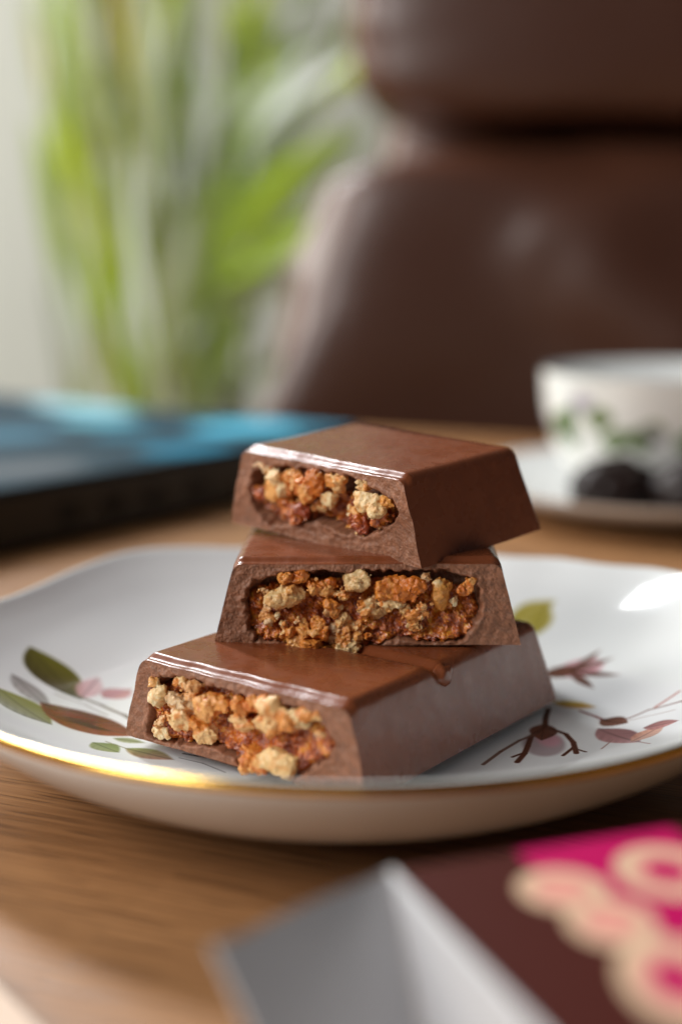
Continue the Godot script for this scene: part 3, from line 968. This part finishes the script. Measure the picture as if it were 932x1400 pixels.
# a broken nut or a lump of them: rounded chunks pressed together, some with flat breaks, meshed as surface nets (millimetres)
func cluster(kind: String, hw: float, hh: float, hd: float, seed_: int) -> ArrayMesh:
	rng.seed = seed_
	var size := (hw + hh) / 2.0
	var half := Vector3(hw, hh, hd)
	var chunks := []     # centre, radii, planes, tint
	var tone: Array = NUT_TINT[kind]
	var many: int = {"pale": 3, "crumb": 6, "roast": 4, "dull": 4, "date": 4}[kind]
	if size < 0.9: many = mini(many, 3)
	for k in many:
		var c := Vector3.ZERO
		var q := half * rng.randf_range(0.86, 1.0)
		if k > 0:
			var d := Vector3(rng.randfn(), rng.randfn(), rng.randfn() * 0.6 + 0.25).normalized()
			c = d * half * rng.randf_range(0.5, 0.85)
			q = Vector3.ONE * size * rng.randf_range(0.26, 0.55) * (0.85 if kind == "pale" else 1.0)
			q *= 1.15
			q *= Vector3(rng.randf_range(0.75, 1.3), rng.randf_range(0.75, 1.25), rng.randf_range(0.8, 1.2))
		elif kind != "pale": q *= 0.85
		else: q *= 1.16
		var planes := []
		for j in ((11 if kind == "pale" else 8) if k == 0 else 7):
			var n := Vector3(rng.randfn(), rng.randfn(), rng.randfn()).normalized()
			planes.append([n, rng.randf_range(0.45, 0.85 if k == 0 else 0.8) * (n * q).length()])
		var mix := rng.randf()
		var tint: Color = tone[0].lerp(tone[1], mix)
		if rng.randf() < (0.12 if kind == "pale" else 0.32): tint = tone[2].lerp(tone[0], rng.randf() * 0.4)
		chunks.append([c, q, planes, tint, minf(q.x, minf(q.y, q.z))])
	var off := Vector3(rng.randf(), rng.randf(), rng.randf()) * 60.0
	var cell := clampf(size * 0.09, 0.12, 0.21)
	var ext := half * 1.3 + Vector3.ONE * 0.45
	var dim := Vector3i((ext * 2.0 / cell).ceil()) + Vector3i.ONE
	var field := PackedFloat32Array()
	field.resize(dim.x * dim.y * dim.z)
	var soft := size * 0.035
	var rough := (0.75 if kind == "pale" else 1.0) * minf(1.0, size * 0.7)
	var at := 0
	for z in dim.z:
		for y in dim.y:
			for x in dim.x:
				var p := Vector3(x, y, z) * cell - ext
				var f := 9.0
				if (p / (half + Vector3.ONE * 0.3)).length_squared() > 1.75:
					field[at] = f
					at += 1
					continue
				for ch in chunks:
					var l: Vector3 = p - ch[0]
					var g: float = ((l / ch[1]).length() - 1.0) * ch[4]
					if g > 0.5: continue
					for pl in ch[2]: g = -smin(-g, -(l.dot(pl[0]) - pl[1]), 0.06 * ch[4])
					f = smin(f, g, soft)
				if absf(f) < 0.55:
					f += rough * (0.26 * N(p * 0.75 + off) + 0.19 * N(p * 1.7 + off) + 0.10 * N(p * 3.8 + off)) + 0.02
				field[at] = f
				at += 1
	var mb := MB.new()
	var id := PackedInt32Array()
	id.resize(field.size())
	id.fill(-1)
	var sx := 1
	var sy := dim.x
	var sz := dim.x * dim.y
	var corner := [0, sx, sy, sx + sy, sz, sx + sz, sy + sz, sx + sy + sz]
	var edges := [[0, 1], [2, 3], [4, 5], [6, 7], [0, 2], [1, 3], [4, 6], [5, 7], [0, 4], [1, 5], [2, 6], [3, 7]]
	for z in dim.z - 1:
		for y in dim.y - 1:
			var k := z * sz + y * sy
			for x in dim.x - 1:
				var inside := 0
				for c in corner:
					if field[k + x + c] < 0.0: inside += 1
				if inside == 0 or inside == 8: continue
				var sum := Vector3.ZERO
				var n := 0
				for e in edges:
					var a := field[k + x + corner[e[0]]]
					var b := field[k + x + corner[e[1]]]
					if (a < 0.0) == (b < 0.0): continue
					var w := a / (a - b)
					var pa := Vector3(e[0] & 1, (e[0] >> 1) & 1, e[0] >> 2)
					var pb := Vector3(e[1] & 1, (e[1] >> 1) & 1, e[1] >> 2)
					sum += pa.lerp(pb, w)
					n += 1
				var p := (Vector3(x, y, z) + sum / n) * cell - ext
				id[k + x] = mb.v.size()
				mb.v.append(p / 1000.0)
				var best := 1e9
				var tint := Color.WHITE
				for ch in chunks:
					var g: float = (((p - ch[0]) / ch[1]).length() - 1.0) * ch[4]
					if g < best:
						best = g
						tint = ch[3]
				var t := 1.0 + 0.16 * N(p * 2.4 + off) + 0.10 * N(p * 5.0 + off)
				var brown := smoothstep(0.05, 0.55, N(p * 0.55 + off + Vector3(30, 0, 0)) + 0.2 * N(p * 2.0 + off)) * (0.5 if kind == "pale" else 0.85)
				tint = tint.lerp(tone[2], brown)
				mb.c.append(Color(minf(tint.r * t, 0.95), minf(tint.g * t, 0.9), minf(tint.b * t * t, 0.8)))
	var tri := PackedInt32Array()
	for z in range(1, dim.z - 1):
		for y in range(1, dim.y - 1):
			for x in range(1, dim.x - 1):
				var k := z * sz + y * sy + x
				var s := field[k] < 0.0
				for ax in 3:
					var st: int = [sx, sy, sz][ax]
					if s == (field[k + st] < 0.0): continue
					var u: int = [sy, sz, sx][ax]
					var w: int = [sz, sx, sy][ax]
					var a := id[k]
					var b := id[k - u]
					var c := id[k - u - w]
					var d := id[k - w]
					if a < 0 or b < 0 or c < 0 or d < 0: continue
					if s: tri.append_array(PackedInt32Array([a, d, c, a, c, b]))
					else: tri.append_array(PackedInt32Array([a, b, c, a, c, d]))
	mb.add_tris(tri, Vector3.ZERO, Vector3.ZERO)
	return mb.mesh()


func filling(o: Node3D, list: Array, seed_: int, shift := Vector2.ZERO):
	var k := 0
	for n in list:
		k += 1
		rng.seed = seed_ * 100 + k
		var hw: float = n[3]
		var hh: float = n[4]
		var hd := clampf((hw + hh) * 0.5 * 0.75, 0.7, 1.8)
		var back := rng.randf_range(-0.2, 0.5)
		if n[2] < 1.6 and seed_ == 2: back -= 0.7
		if n.size() > 6: back = n[6]
		var r2 := rng.randf_range(-0.25, 0.25)
		var m := part("peanut_piece" if n[0] != "date" else "date_lump", cluster(n[0], hw * 1.3, hh * 1.25, hd, seed_ * 100 + k), M.nut if n[0] != "date" else M.paste, o)
		m.position = Vector3(n[1], n[2], -back) / 1000.0
		m.rotation = Vector3(r2, r2, deg_to_rad(n[5]))


# small broken bits around the larger ones
func grit(o: Node3D, list: Array, count: int, seed_: int):
	var mb := MB.new()
	rng.seed = seed_
	for k in count:
		var n = list[rng.randi() % list.size()]
		var a := rng.randf() * TAU
		var at := Vector3(n[1] + cos(a) * n[3] * rng.randf_range(0.7, 1.35), n[2] + sin(a) * n[4] * rng.randf_range(0.7, 1.35), rng.randf_range(-0.9, 0.5))
		if at.y < 0.3 or at.y > 12.3: continue
		var size := rng.randf_range(0.10, 0.30)
		var off := Vector3(k, k * 3, 7)
		var tone: Array = NUT_TINT[["pale", "crumb", "roast", "crumb", "date"][rng.randi() % 5]]
		var tint: Color = tone[rng.randi() % 2]
		mb.lump(small_v, small_i, func(d): return (at + d * size * (1.0 + 0.6 * N(d * 1.1 + off))) / 1000.0, func(d): return tint)
	var g := part("crumbs", mb.mesh(), M.nut, o)
	g.set_meta("kind", "stuff")


func chocolate(label: String, at: Vector3, turn: Vector3, size: Vector3, cavity: Array, seed_: int) -> Array:
	var o := thing("chocolate_piece", label, "chocolate", at, "broken filled chocolate pieces stacked on the plate")
	o.basis = Basis(Vector3.UP, turn.x) * Basis(Vector3.RIGHT, turn.y) * Basis(Vector3.BACK, turn.z)
	var pc := Piece.new()
	pc.W = size.x
	pc.L = size.y
	pc.H = size.z
	pc.cavity = cavity
	pc.seed_ = Vector3(seed_ * 31.7, seed_ * 17.3, seed_ * 5.1)
	return [o, pc]


func finish_chocolate(o: Node3D, pc: Piece, region: Array, shelf: Callable, list: Array, seed_: int):
	part("moulded_shell", moulded(pc), M.moulded, o)
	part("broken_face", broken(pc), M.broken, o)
	part("date_paste", paste(pc, region, shelf), M.paste, o)
	filling(o, list, seed_)
	grit(o, list, 60, seed_ * 7)


func chocolates():
	# bottom
	var a := chocolate("largest chocolate piece, lying flat on the plate under the two other pieces", Vector3(-0.01595, 0.00768, 0.03348), Vector3(-0.6128, -0.0088, -0.0162), Vector3(0.04819, 0.06266, 0.01452), BOTTOM_CAVITY, 1)
	var pc: Piece = a[1]
	pc.groove = 0.0262
	pc.deep = 0.0046
	var region := [Vector2(-18.6, 1.4), Vector2(-18.8, 6.2), Vector2(-17.4, 9.6), Vector2(-12, 11.4), Vector2(2, 11.2), Vector2(13.5, 11.4), Vector2(16, 10.2), Vector2(17.7, 7.6), Vector2(16.6, 5.2), Vector2(13.6, 3.2), Vector2(9, 0.6), Vector2(3, 0.2), Vector2(-1.2, 2.0), Vector2(-7, 2.9), Vector2(-13, 1.4)]
	finish_chocolate(a[0], pc, region, func(_u, w): return 0.7 + 0.17 * w, BOTTOM_NUTS, 1)
	var mb := MB.new()
	mb.lump(small_v, small_i, func(d): return Vector3(0.0204, 0.0121, -0.0266) + d * Vector3(0.0014, 0.0021, 0.0022) * (1.0 + 0.25 * N(d)))
	part("chocolate_drip", mb.mesh(), M.moulded, a[0])
	# middle
	a = chocolate("middle chocolate piece of the stack, its wide broken face towards the viewer", Vector3(0.00434, 0.02196, 0.01464), Vector3(-0.0331, -0.0180, 0.0086), Vector3(0.05128, 0.04318, 0.01475), MIDDLE_CAVITY, 2)
	pc = a[1]
	region = [Vector2(-20.0, 7.0), Vector2(-19.5, 8.6), Vector2(-17.0, 9.6), Vector2(-12, 10.4), Vector2(0, 11.0), Vector2(10, 10.4), Vector2(17.2, 9.0), Vector2(18.6, 6), Vector2(17.4, 2.9), Vector2(15.4, 1.2), Vector2(11, 0.7), Vector2(5.6, 1.2), Vector2(0.7, 0.2), Vector2(-5, -1.0), Vector2(-12, -1.2), Vector2(-14.4, 0.8), Vector2(-18.4, 1.0), Vector2(-19.4, 2.8)]
	finish_chocolate(a[0], pc, region, func(_u, w): return 0.35 + 0.2 * w, MIDDLE_NUTS, 2)
	# top
	a = chocolate("topmost chocolate piece of the stack, turned with its smooth side to the right", Vector3(-0.00358, 0.0363, 0.00075), Vector3(-0.7812, 0.0593, -0.0283), Vector3(0.04693, 0.03342, 0.01507), TOP_CAVITY, 3)
	pc = a[1]
	region = [Vector2(-16.8, 4.0), Vector2(-16.6, 7.4), Vector2(-12, 9), Vector2(-4, 9.4), Vector2(4, 9.6), Vector2(12, 9.6), Vector2(17.6, 9.4), Vector2(18.2, 8.4), Vector2(17, 6.6), Vector2(12, 3.9), Vector2(6, 3.2), Vector2(0, 4.4), Vector2(-8, 2.4), Vector2(-13, 1.6)]
	var list := TOP_NUTS.duplicate()
	list.append_array([["date", -7.0, 5.2, 4.2, 1.6, 8, 0.1], ["date", -14.6, 6.9, 1.8, 1.2, -10, 0.2], ["date", 13.6, 7.2, 2.6, 1.7, 20, 0.2], ["date", 10.0, 5.2, 2.4, 1.6, -10, 0.3]])
	finish_chocolate(a[0], pc, region, func(_u, w): return 2.2 + 0.1 * w, list, 3)


# ================================================================ things around the plate
func laptop():
	# the corner towards the stack; x runs along the visible edge, z across
	var o := thing("laptop", "dark flat laptop with a teal patterned lid behind the plate", "laptop", Vector3(0.008, 0, -0.291))
	o.basis = Basis(Vector3(-0.6, 0, 0.8), Vector3.UP, Vector3(-0.8, 0, -0.6))
	var mb := MB.new()
	mb.box(Vector3(0, 0.0016, 0), Vector3(0.30, 0.0186, 0.215), 0.0012)
	part("base", mb.mesh(), M.black, o)
	var p := Print.new(600, 430, 2.0, Vector2(0, 0), Color(0.12, 0.21, 0.26))
	var teal := Color(0.30, 0.66, 0.77)
	p.blob(Vector2(20, 34), Vector2(30, 24), 0.7, teal, 0.35)
	p.blob(Vector2(2, 14), Vector2(14, 16), 0.2, Color(0.2, 0.5, 0.6), 0.4)
	p.blob(Vector2(80, 14), Vector2(22, 13), 0.1, Color(0.13, 0.45, 0.56), 0.35)
	p.blob(Vector2(66, 56), Vector2(16, 14), 0.3, Color(0.16, 0.38, 0.46), 0.4)
	p.blob(Vector2(12, 140), Vector2(18, 40), 0.2, Color(0.55, 0.72, 0.76), 0.4)
	p.blob(Vector2(42, 98), Vector2(18, 20), 0.2, Color(0.35, 0.60, 0.66), 0.4)
	p.blob(Vector2(95, 92), Vector2(26, 20), 0.3, Color(0.22, 0.40, 0.48), 0.5)
	p.blob(Vector2(142, 24), Vector2(24, 16), 0.2, Color(0.34, 0.36, 0.38), 0.4)
	p.blob(Vector2(160, 120), Vector2(40, 30), 0.2, teal, 0.5)
	var m := plain(Color(1, 1, 1), 0.6, 0.2)
	m.albedo_texture = p.texture()
	mb = MB.new()
	mb.grid(1, 1, func(a, b): return Vector3(a * 0.2976 + 0.0012, 0.0196, b * 0.2126 + 0.0012), Vector3.UP, null, func(a, b): return Vector2(a, b))
	for s in 4:
		var c := [Vector2(0.0012, 0.0012), Vector2(0.2988, 0.0012), Vector2(0.2988, 0.2138), Vector2(0.0012, 0.2138)]
		mb.grid(1, 1, func(a, b):
			var q: Vector2 = c[s].lerp(c[(s + 1) % 4], a)
			return Vector3(q.x, 0.0196 - b * 0.001, q.y), Vector3.ZERO, Vector3(0.15, 0.015, 0.1), func(a, b): return Vector2(0.9, 0.9))
	part("lid", mb.mesh(), m, o)
	var hole := plain(Color(0.01, 0.01, 0.01), 0.7)
	for x in [0.092, 0.112, 0.13, 0.148, 0.2]:
		mb = MB.new()
		mb.box(Vector3(x - 0.0045, 0.0065, -0.0004), Vector3(x + 0.0045, 0.0125, 0.002), 0.0004)
		part("port", mb.mesh(), hole, o)


func lathe(pts: Array, n: int, seg: int, up: bool) -> MB:
	var prof := smooth_profile(pts, n)
	var mb := MB.new()
	mb.grid(seg, n, func(a, b):
		var q: Vector2 = prof[roundi(b * n)]
		return Vector3(cos(a * TAU) * q.x, q.y, sin(a * TAU) * q.x), Vector3.UP if up else Vector3.DOWN, null, func(a, b): return Vector2(a, b))
	return mb


func teacup():
	var c := Vector3(0.109, 0, -0.228)
	var o := thing("saucer", "white saucer under the teacup at the table's back edge", "saucer", c)
	part("upper_face", lathe([[0, 3.4], [24, 3.4], [30, 4.2], [48, 6.4], [62, 9.6], [67, 11.6], [68, 12.2]], 24, 96, true).mesh(), M.porcelain, o)
	part("underside", lathe([[68, 12.2], [68.4, 11.4], [60, 7], [44, 3], [30, 1.4], [28, 0], [25, 0], [24, 1.4], [0, 1.6]], 24, 96, false).mesh(), M.porcelain, o)
	o = thing("teacup", "white porcelain teacup with green sprigs standing on the saucer", "teacup", c + Vector3(0, 0.0036, 0))
	var p := Print.new(512, 256, 1.0, Vector2.ZERO, Color(0.90, 0.90, 0.88))
	rng.seed = 5
	for k in 11:
		var x := 24.0 + k * 46.0
		var y := rng.randf_range(36, 50)
		var g := Color(0.32, 0.44, 0.24).lerp(Color(0.52, 0.60, 0.40), rng.randf())
		for j in 5:
			var q := Vector2(x + rng.randf_range(-18, 18), y + rng.randf_range(-22, 22))
			p.leaf(q, q + Vector2(rng.randf_range(-14, 14), rng.randf_range(20, 30)), 20.0, g, g.darkened(0.25), 1.0)
		p.blob(Vector2(x + 22, y + rng.randf_range(-20, 20)), Vector2(10, 12), 0, Color(0.66, 0.63, 0.68, 0.9), 0.5)
	var m := plain(Color(1, 1, 1), 0.1, 0.5)
	m.albedo_texture = p.texture()
	part("outside", lathe([[42, 43.5], [41.8, 40], [41, 32], [39, 23], [35, 13], [28, 6], [20, 2.6], [20, 0], [17, 0], [16, 1.4], [0, 1.6]], 30, 96, false).mesh(), m, o).rotation.y = 0.32
	part("inside", lathe([[0, 4], [16, 4.6], [28, 8], [34, 15], [37.6, 24], [39.6, 33], [40.6, 41], [41.3, 43.9], [42, 43.5]], 30, 96, true).mesh(), M.porcelain, o)
	var mb := MB.new()
	var hp := func(t: float): return Vector3(0.038 + 0.022 * sin(t * PI), 0.036 - 0.026 * t + 0.006 * sin(t * PI), 0)
	mb.grid(10, 24, func(a, b):
		var q: Vector3 = hp.call(b)
		var dq: Vector3 = (hp.call(b + 0.01) - hp.call(b - 0.01)).normalized()
		var nn := dq.cross(Vector3.BACK)
		return q + (nn * cos(a * TAU) * 0.0022 + Vector3.BACK * sin(a * TAU) * 0.003), Vector3.ZERO, Vector3(0.038, 0.022, 0))
	part("handle", mb.mesh(), M.porcelain, o).rotation.y = 0.5
	# dark dates lying on the saucer before the cup
	var skin := plain(Color(0.13, 0.075, 0.06), 0.42, 0.4)
	bumped(skin, noise_texture(256, 0.03, 4, 41), 60.0, 0.03)
	var spots := [[Vector3(0.0830, 0.0150, -0.183), 0.25, "dark wrinkled date on the saucer, left one before the cup"], [Vector3(0.1060, 0.0150, -0.176), -0.2, "dark wrinkled date on the saucer, right one before the cup"]]
	for k in 2:
		mb = MB.new()
		var off := Vector3(k * 9 + 3, 2, 5)
		mb.lump(sphere_v, sphere_i, func(d: Vector3): return d * Vector3(0.0138, 0.0094, 0.0104) * (1.0 + 0.10 * N(d * Vector3(0.8, 2.2, 2.2) + off) + 0.05 * N(d * Vector3(2, 5, 5) + off)))
		var d := thing("date", spots[k][2], "date", spots[k][0], "dates on the saucer")
		d.rotation.y = spots[k][1]
		part("fruit", mb.mesh(), skin, d)
		mb = MB.new()
		mb.grid(8, 3, func(a, b): return Vector3(-0.0124 - b * 0.0022, 0.0008, 0) + Vector3(0, cos(a * TAU), sin(a * TAU)) * lerpf(0.0022, 0.0012, b), Vector3.ZERO, Vector3(-0.0125, 0.0008, 0))
		part("stem_cap", mb.mesh(), plain(Color(0.35, 0.24, 0.15), 0.7), d)


func carton():
	var o := thing("chocolate_box", "brown and magenta chocolate box with an open grey end flap", "box", Vector3(0.0058, 0, 0.102))
	o.basis = Basis(Vector3(0.94, 0, -0.341), Vector3.UP, Vector3(0.341, 0, 0.94))
	var h := 0.022
	var wide := 0.0355
	var long := 0.115
	var p := Print.new(568, 1840, 16.0, Vector2.ZERO, Color(0.28, 0.095, 0.065))
	var mag := Color(0.72, 0.0, 0.34)
	p.lay(Vector2(14.2, 0), Vector2(34.0, 26), func(q):
		var edge := 14.2 + maxf(0.0, q.y - 6.0) * 0.10
		return Color(mag.r, mag.g, mag.b, 1.0 if q.x > edge else 0.0))
	var cream := Color(0.84, 0.71, 0.59)
	var rose := Color(0.86, 0.45, 0.47)
	var ring := func(at: Vector2, r: Vector2, hole: bool):
		p.blob(at, r * 1.0, 0.35, cream, 0.04)
		p.blob(at, r * 0.66, 0.35, Color(rose.r, rose.g, rose.b, 0.55), 0.25)
		p.blob(at, r * 0.42, 0.35, mag if hole else Color(0.90, 0.62, 0.56, 0.8), 0.12)
	ring.call(Vector2(14.6, 10.0), Vector2(4.9, 5.0), false)
	ring.call(Vector2(15.6, 18.0), Vector2(4.6, 5.4), false)
	ring.call(Vector2(27.2, 9.9), Vector2(5.6, 6.6), true)
	ring.call(Vector2(15.4, 30.0), Vector2(5.4, 8.4), true)
	ring.call(Vector2(26.5, 26.5), Vector2(5.6, 8.0), true)
	ring.call(Vector2(19, 48), Vector2(9, 8), true)
	var top := plain(Color(1, 1, 1), 0.6, 0.25)
	top.albedo_texture = p.texture()
	var mb := MB.new()
	mb.grid(1, 1, func(a, b): return Vector3(a * wide, h, b * long), Vector3.UP, null, func(a, b): return Vector2(a, b))
	part("printed_top", mb.mesh(), top, o)
	var card := plain(Color(0.30, 0.135, 0.095), 0.5)
	var grey := plain(Color(0.76, 0.76, 0.77), 0.4, 0.5)
	mb = MB.new()
	mb.quad(Vector3(wide, 0, 0), Vector3(wide, h, 0), Vector3(wide, h, long), Vector3(wide, 0, long), Vector3(0, h / 2, 0))
	mb.quad(Vector3(0, 0, 0), Vector3(0, h, 0), Vector3(wide, h, 0), Vector3(wide, 0, 0), Vector3(0.01, 0.01, 0.05))
	mb.quad(Vector3(0, 0, long), Vector3(0, h, long), Vector3(wide, h, long), Vector3(wide, 0, long), Vector3(0.01, 0.01, 0.05))
	mb.quad(Vector3(0, 0.0002, 0), Vector3(wide, 0.0002, 0), Vector3(wide, 0.0002, long), Vector3(0, 0.0002, long), Vector3(0.01, 0.01, 0.05))
	part("card_sides", mb.mesh(), card, o)
	mb = MB.new()
	mb.box(Vector3(-0.0008, 0.0003, 0), Vector3(-0.0001, h + 0.0004, long), 0.0002)
	part("side_panel", mb.mesh(), grey, o)
	# the flap, hinged on the upright edge at the far corner and leaning outwards towards its foot
	var dirn := (o.basis.inverse() * Vector3(-0.0174, 0, 0.0162)).normalized()
	var front := Vector3.UP.cross(dirn)
	if front.z < 0: front = -front
	mb = MB.new()
	var corners := [Vector3(-0.0009, h, 0), Vector3(-0.0009, h, 0) + dirn * 0.0236, dirn * 0.0236 + front * 0.018 + Vector3(0, 0.0003, 0), Vector3(-0.0012, 0.0003, 0.0165)]
	var thick := (front + Vector3.UP * 0.8).normalized() * 0.0005
	mb.grid(6, 6, func(a, b): return corners[0].lerp(corners[1], a).lerp(corners[3].lerp(corners[2], a), b) + Vector3.UP * 0.0003 * N(Vector3(a * 3, b * 3, 1)), front)
	mb.grid(6, 6, func(a, b): return corners[0].lerp(corners[1], a).lerp(corners[3].lerp(corners[2], a), b) - thick + Vector3.UP * 0.0003 * N(Vector3(a * 3, b * 3, 1)), -front)
	for s in 4:
		var p0: Vector3 = corners[s]
		var p1: Vector3 = corners[(s + 1) % 4]
		mb.quad(p0, p1, p1 - thick, p0 - thick, (corners[0] + corners[2]) / 2)
	part("end_flap", mb.mesh(), grey, o)


func napkin():
	var o := thing("napkin", "pale cream folded paper napkin lying on the table in front of the plate", "napkin", Vector3(-0.0397, 0, 0.0896))
	var along := Vector3(0.0116, 0, 0.0153).normalized()
	o.basis = Basis(along, Vector3.UP, along.cross(Vector3.UP))
	var m := plain(Color(0.90, 0.80, 0.72), 0.85)
	bumped(m, noise_texture(256, 0.08, 3, 51), 60.0, 0.01)
	for k in 3:
		var mb := MB.new()
		var y := 0.0003 + k * 0.0006
		mb.grid(40, 30, func(a, b): return Vector3(lerpf(-0.03, 0.10, a), y + 0.0005 * (1.0 + N(Vector3(a * 5, b * 5, k))) * smoothstep(0, 0.2, b) + 0.0003 * k, lerpf(0.0004 * k, 0.11, b)) , Vector3.UP)
		mb.grid(40, 2, func(a, b): return Vector3(lerpf(-0.03, 0.10, a), y - b * 0.0003 + 0.0003 * k, 0.0004 * k - sin(b * PI) * 0.0001), Vector3(0, 0, -1))
		part("fold", mb.mesh(), m, o)
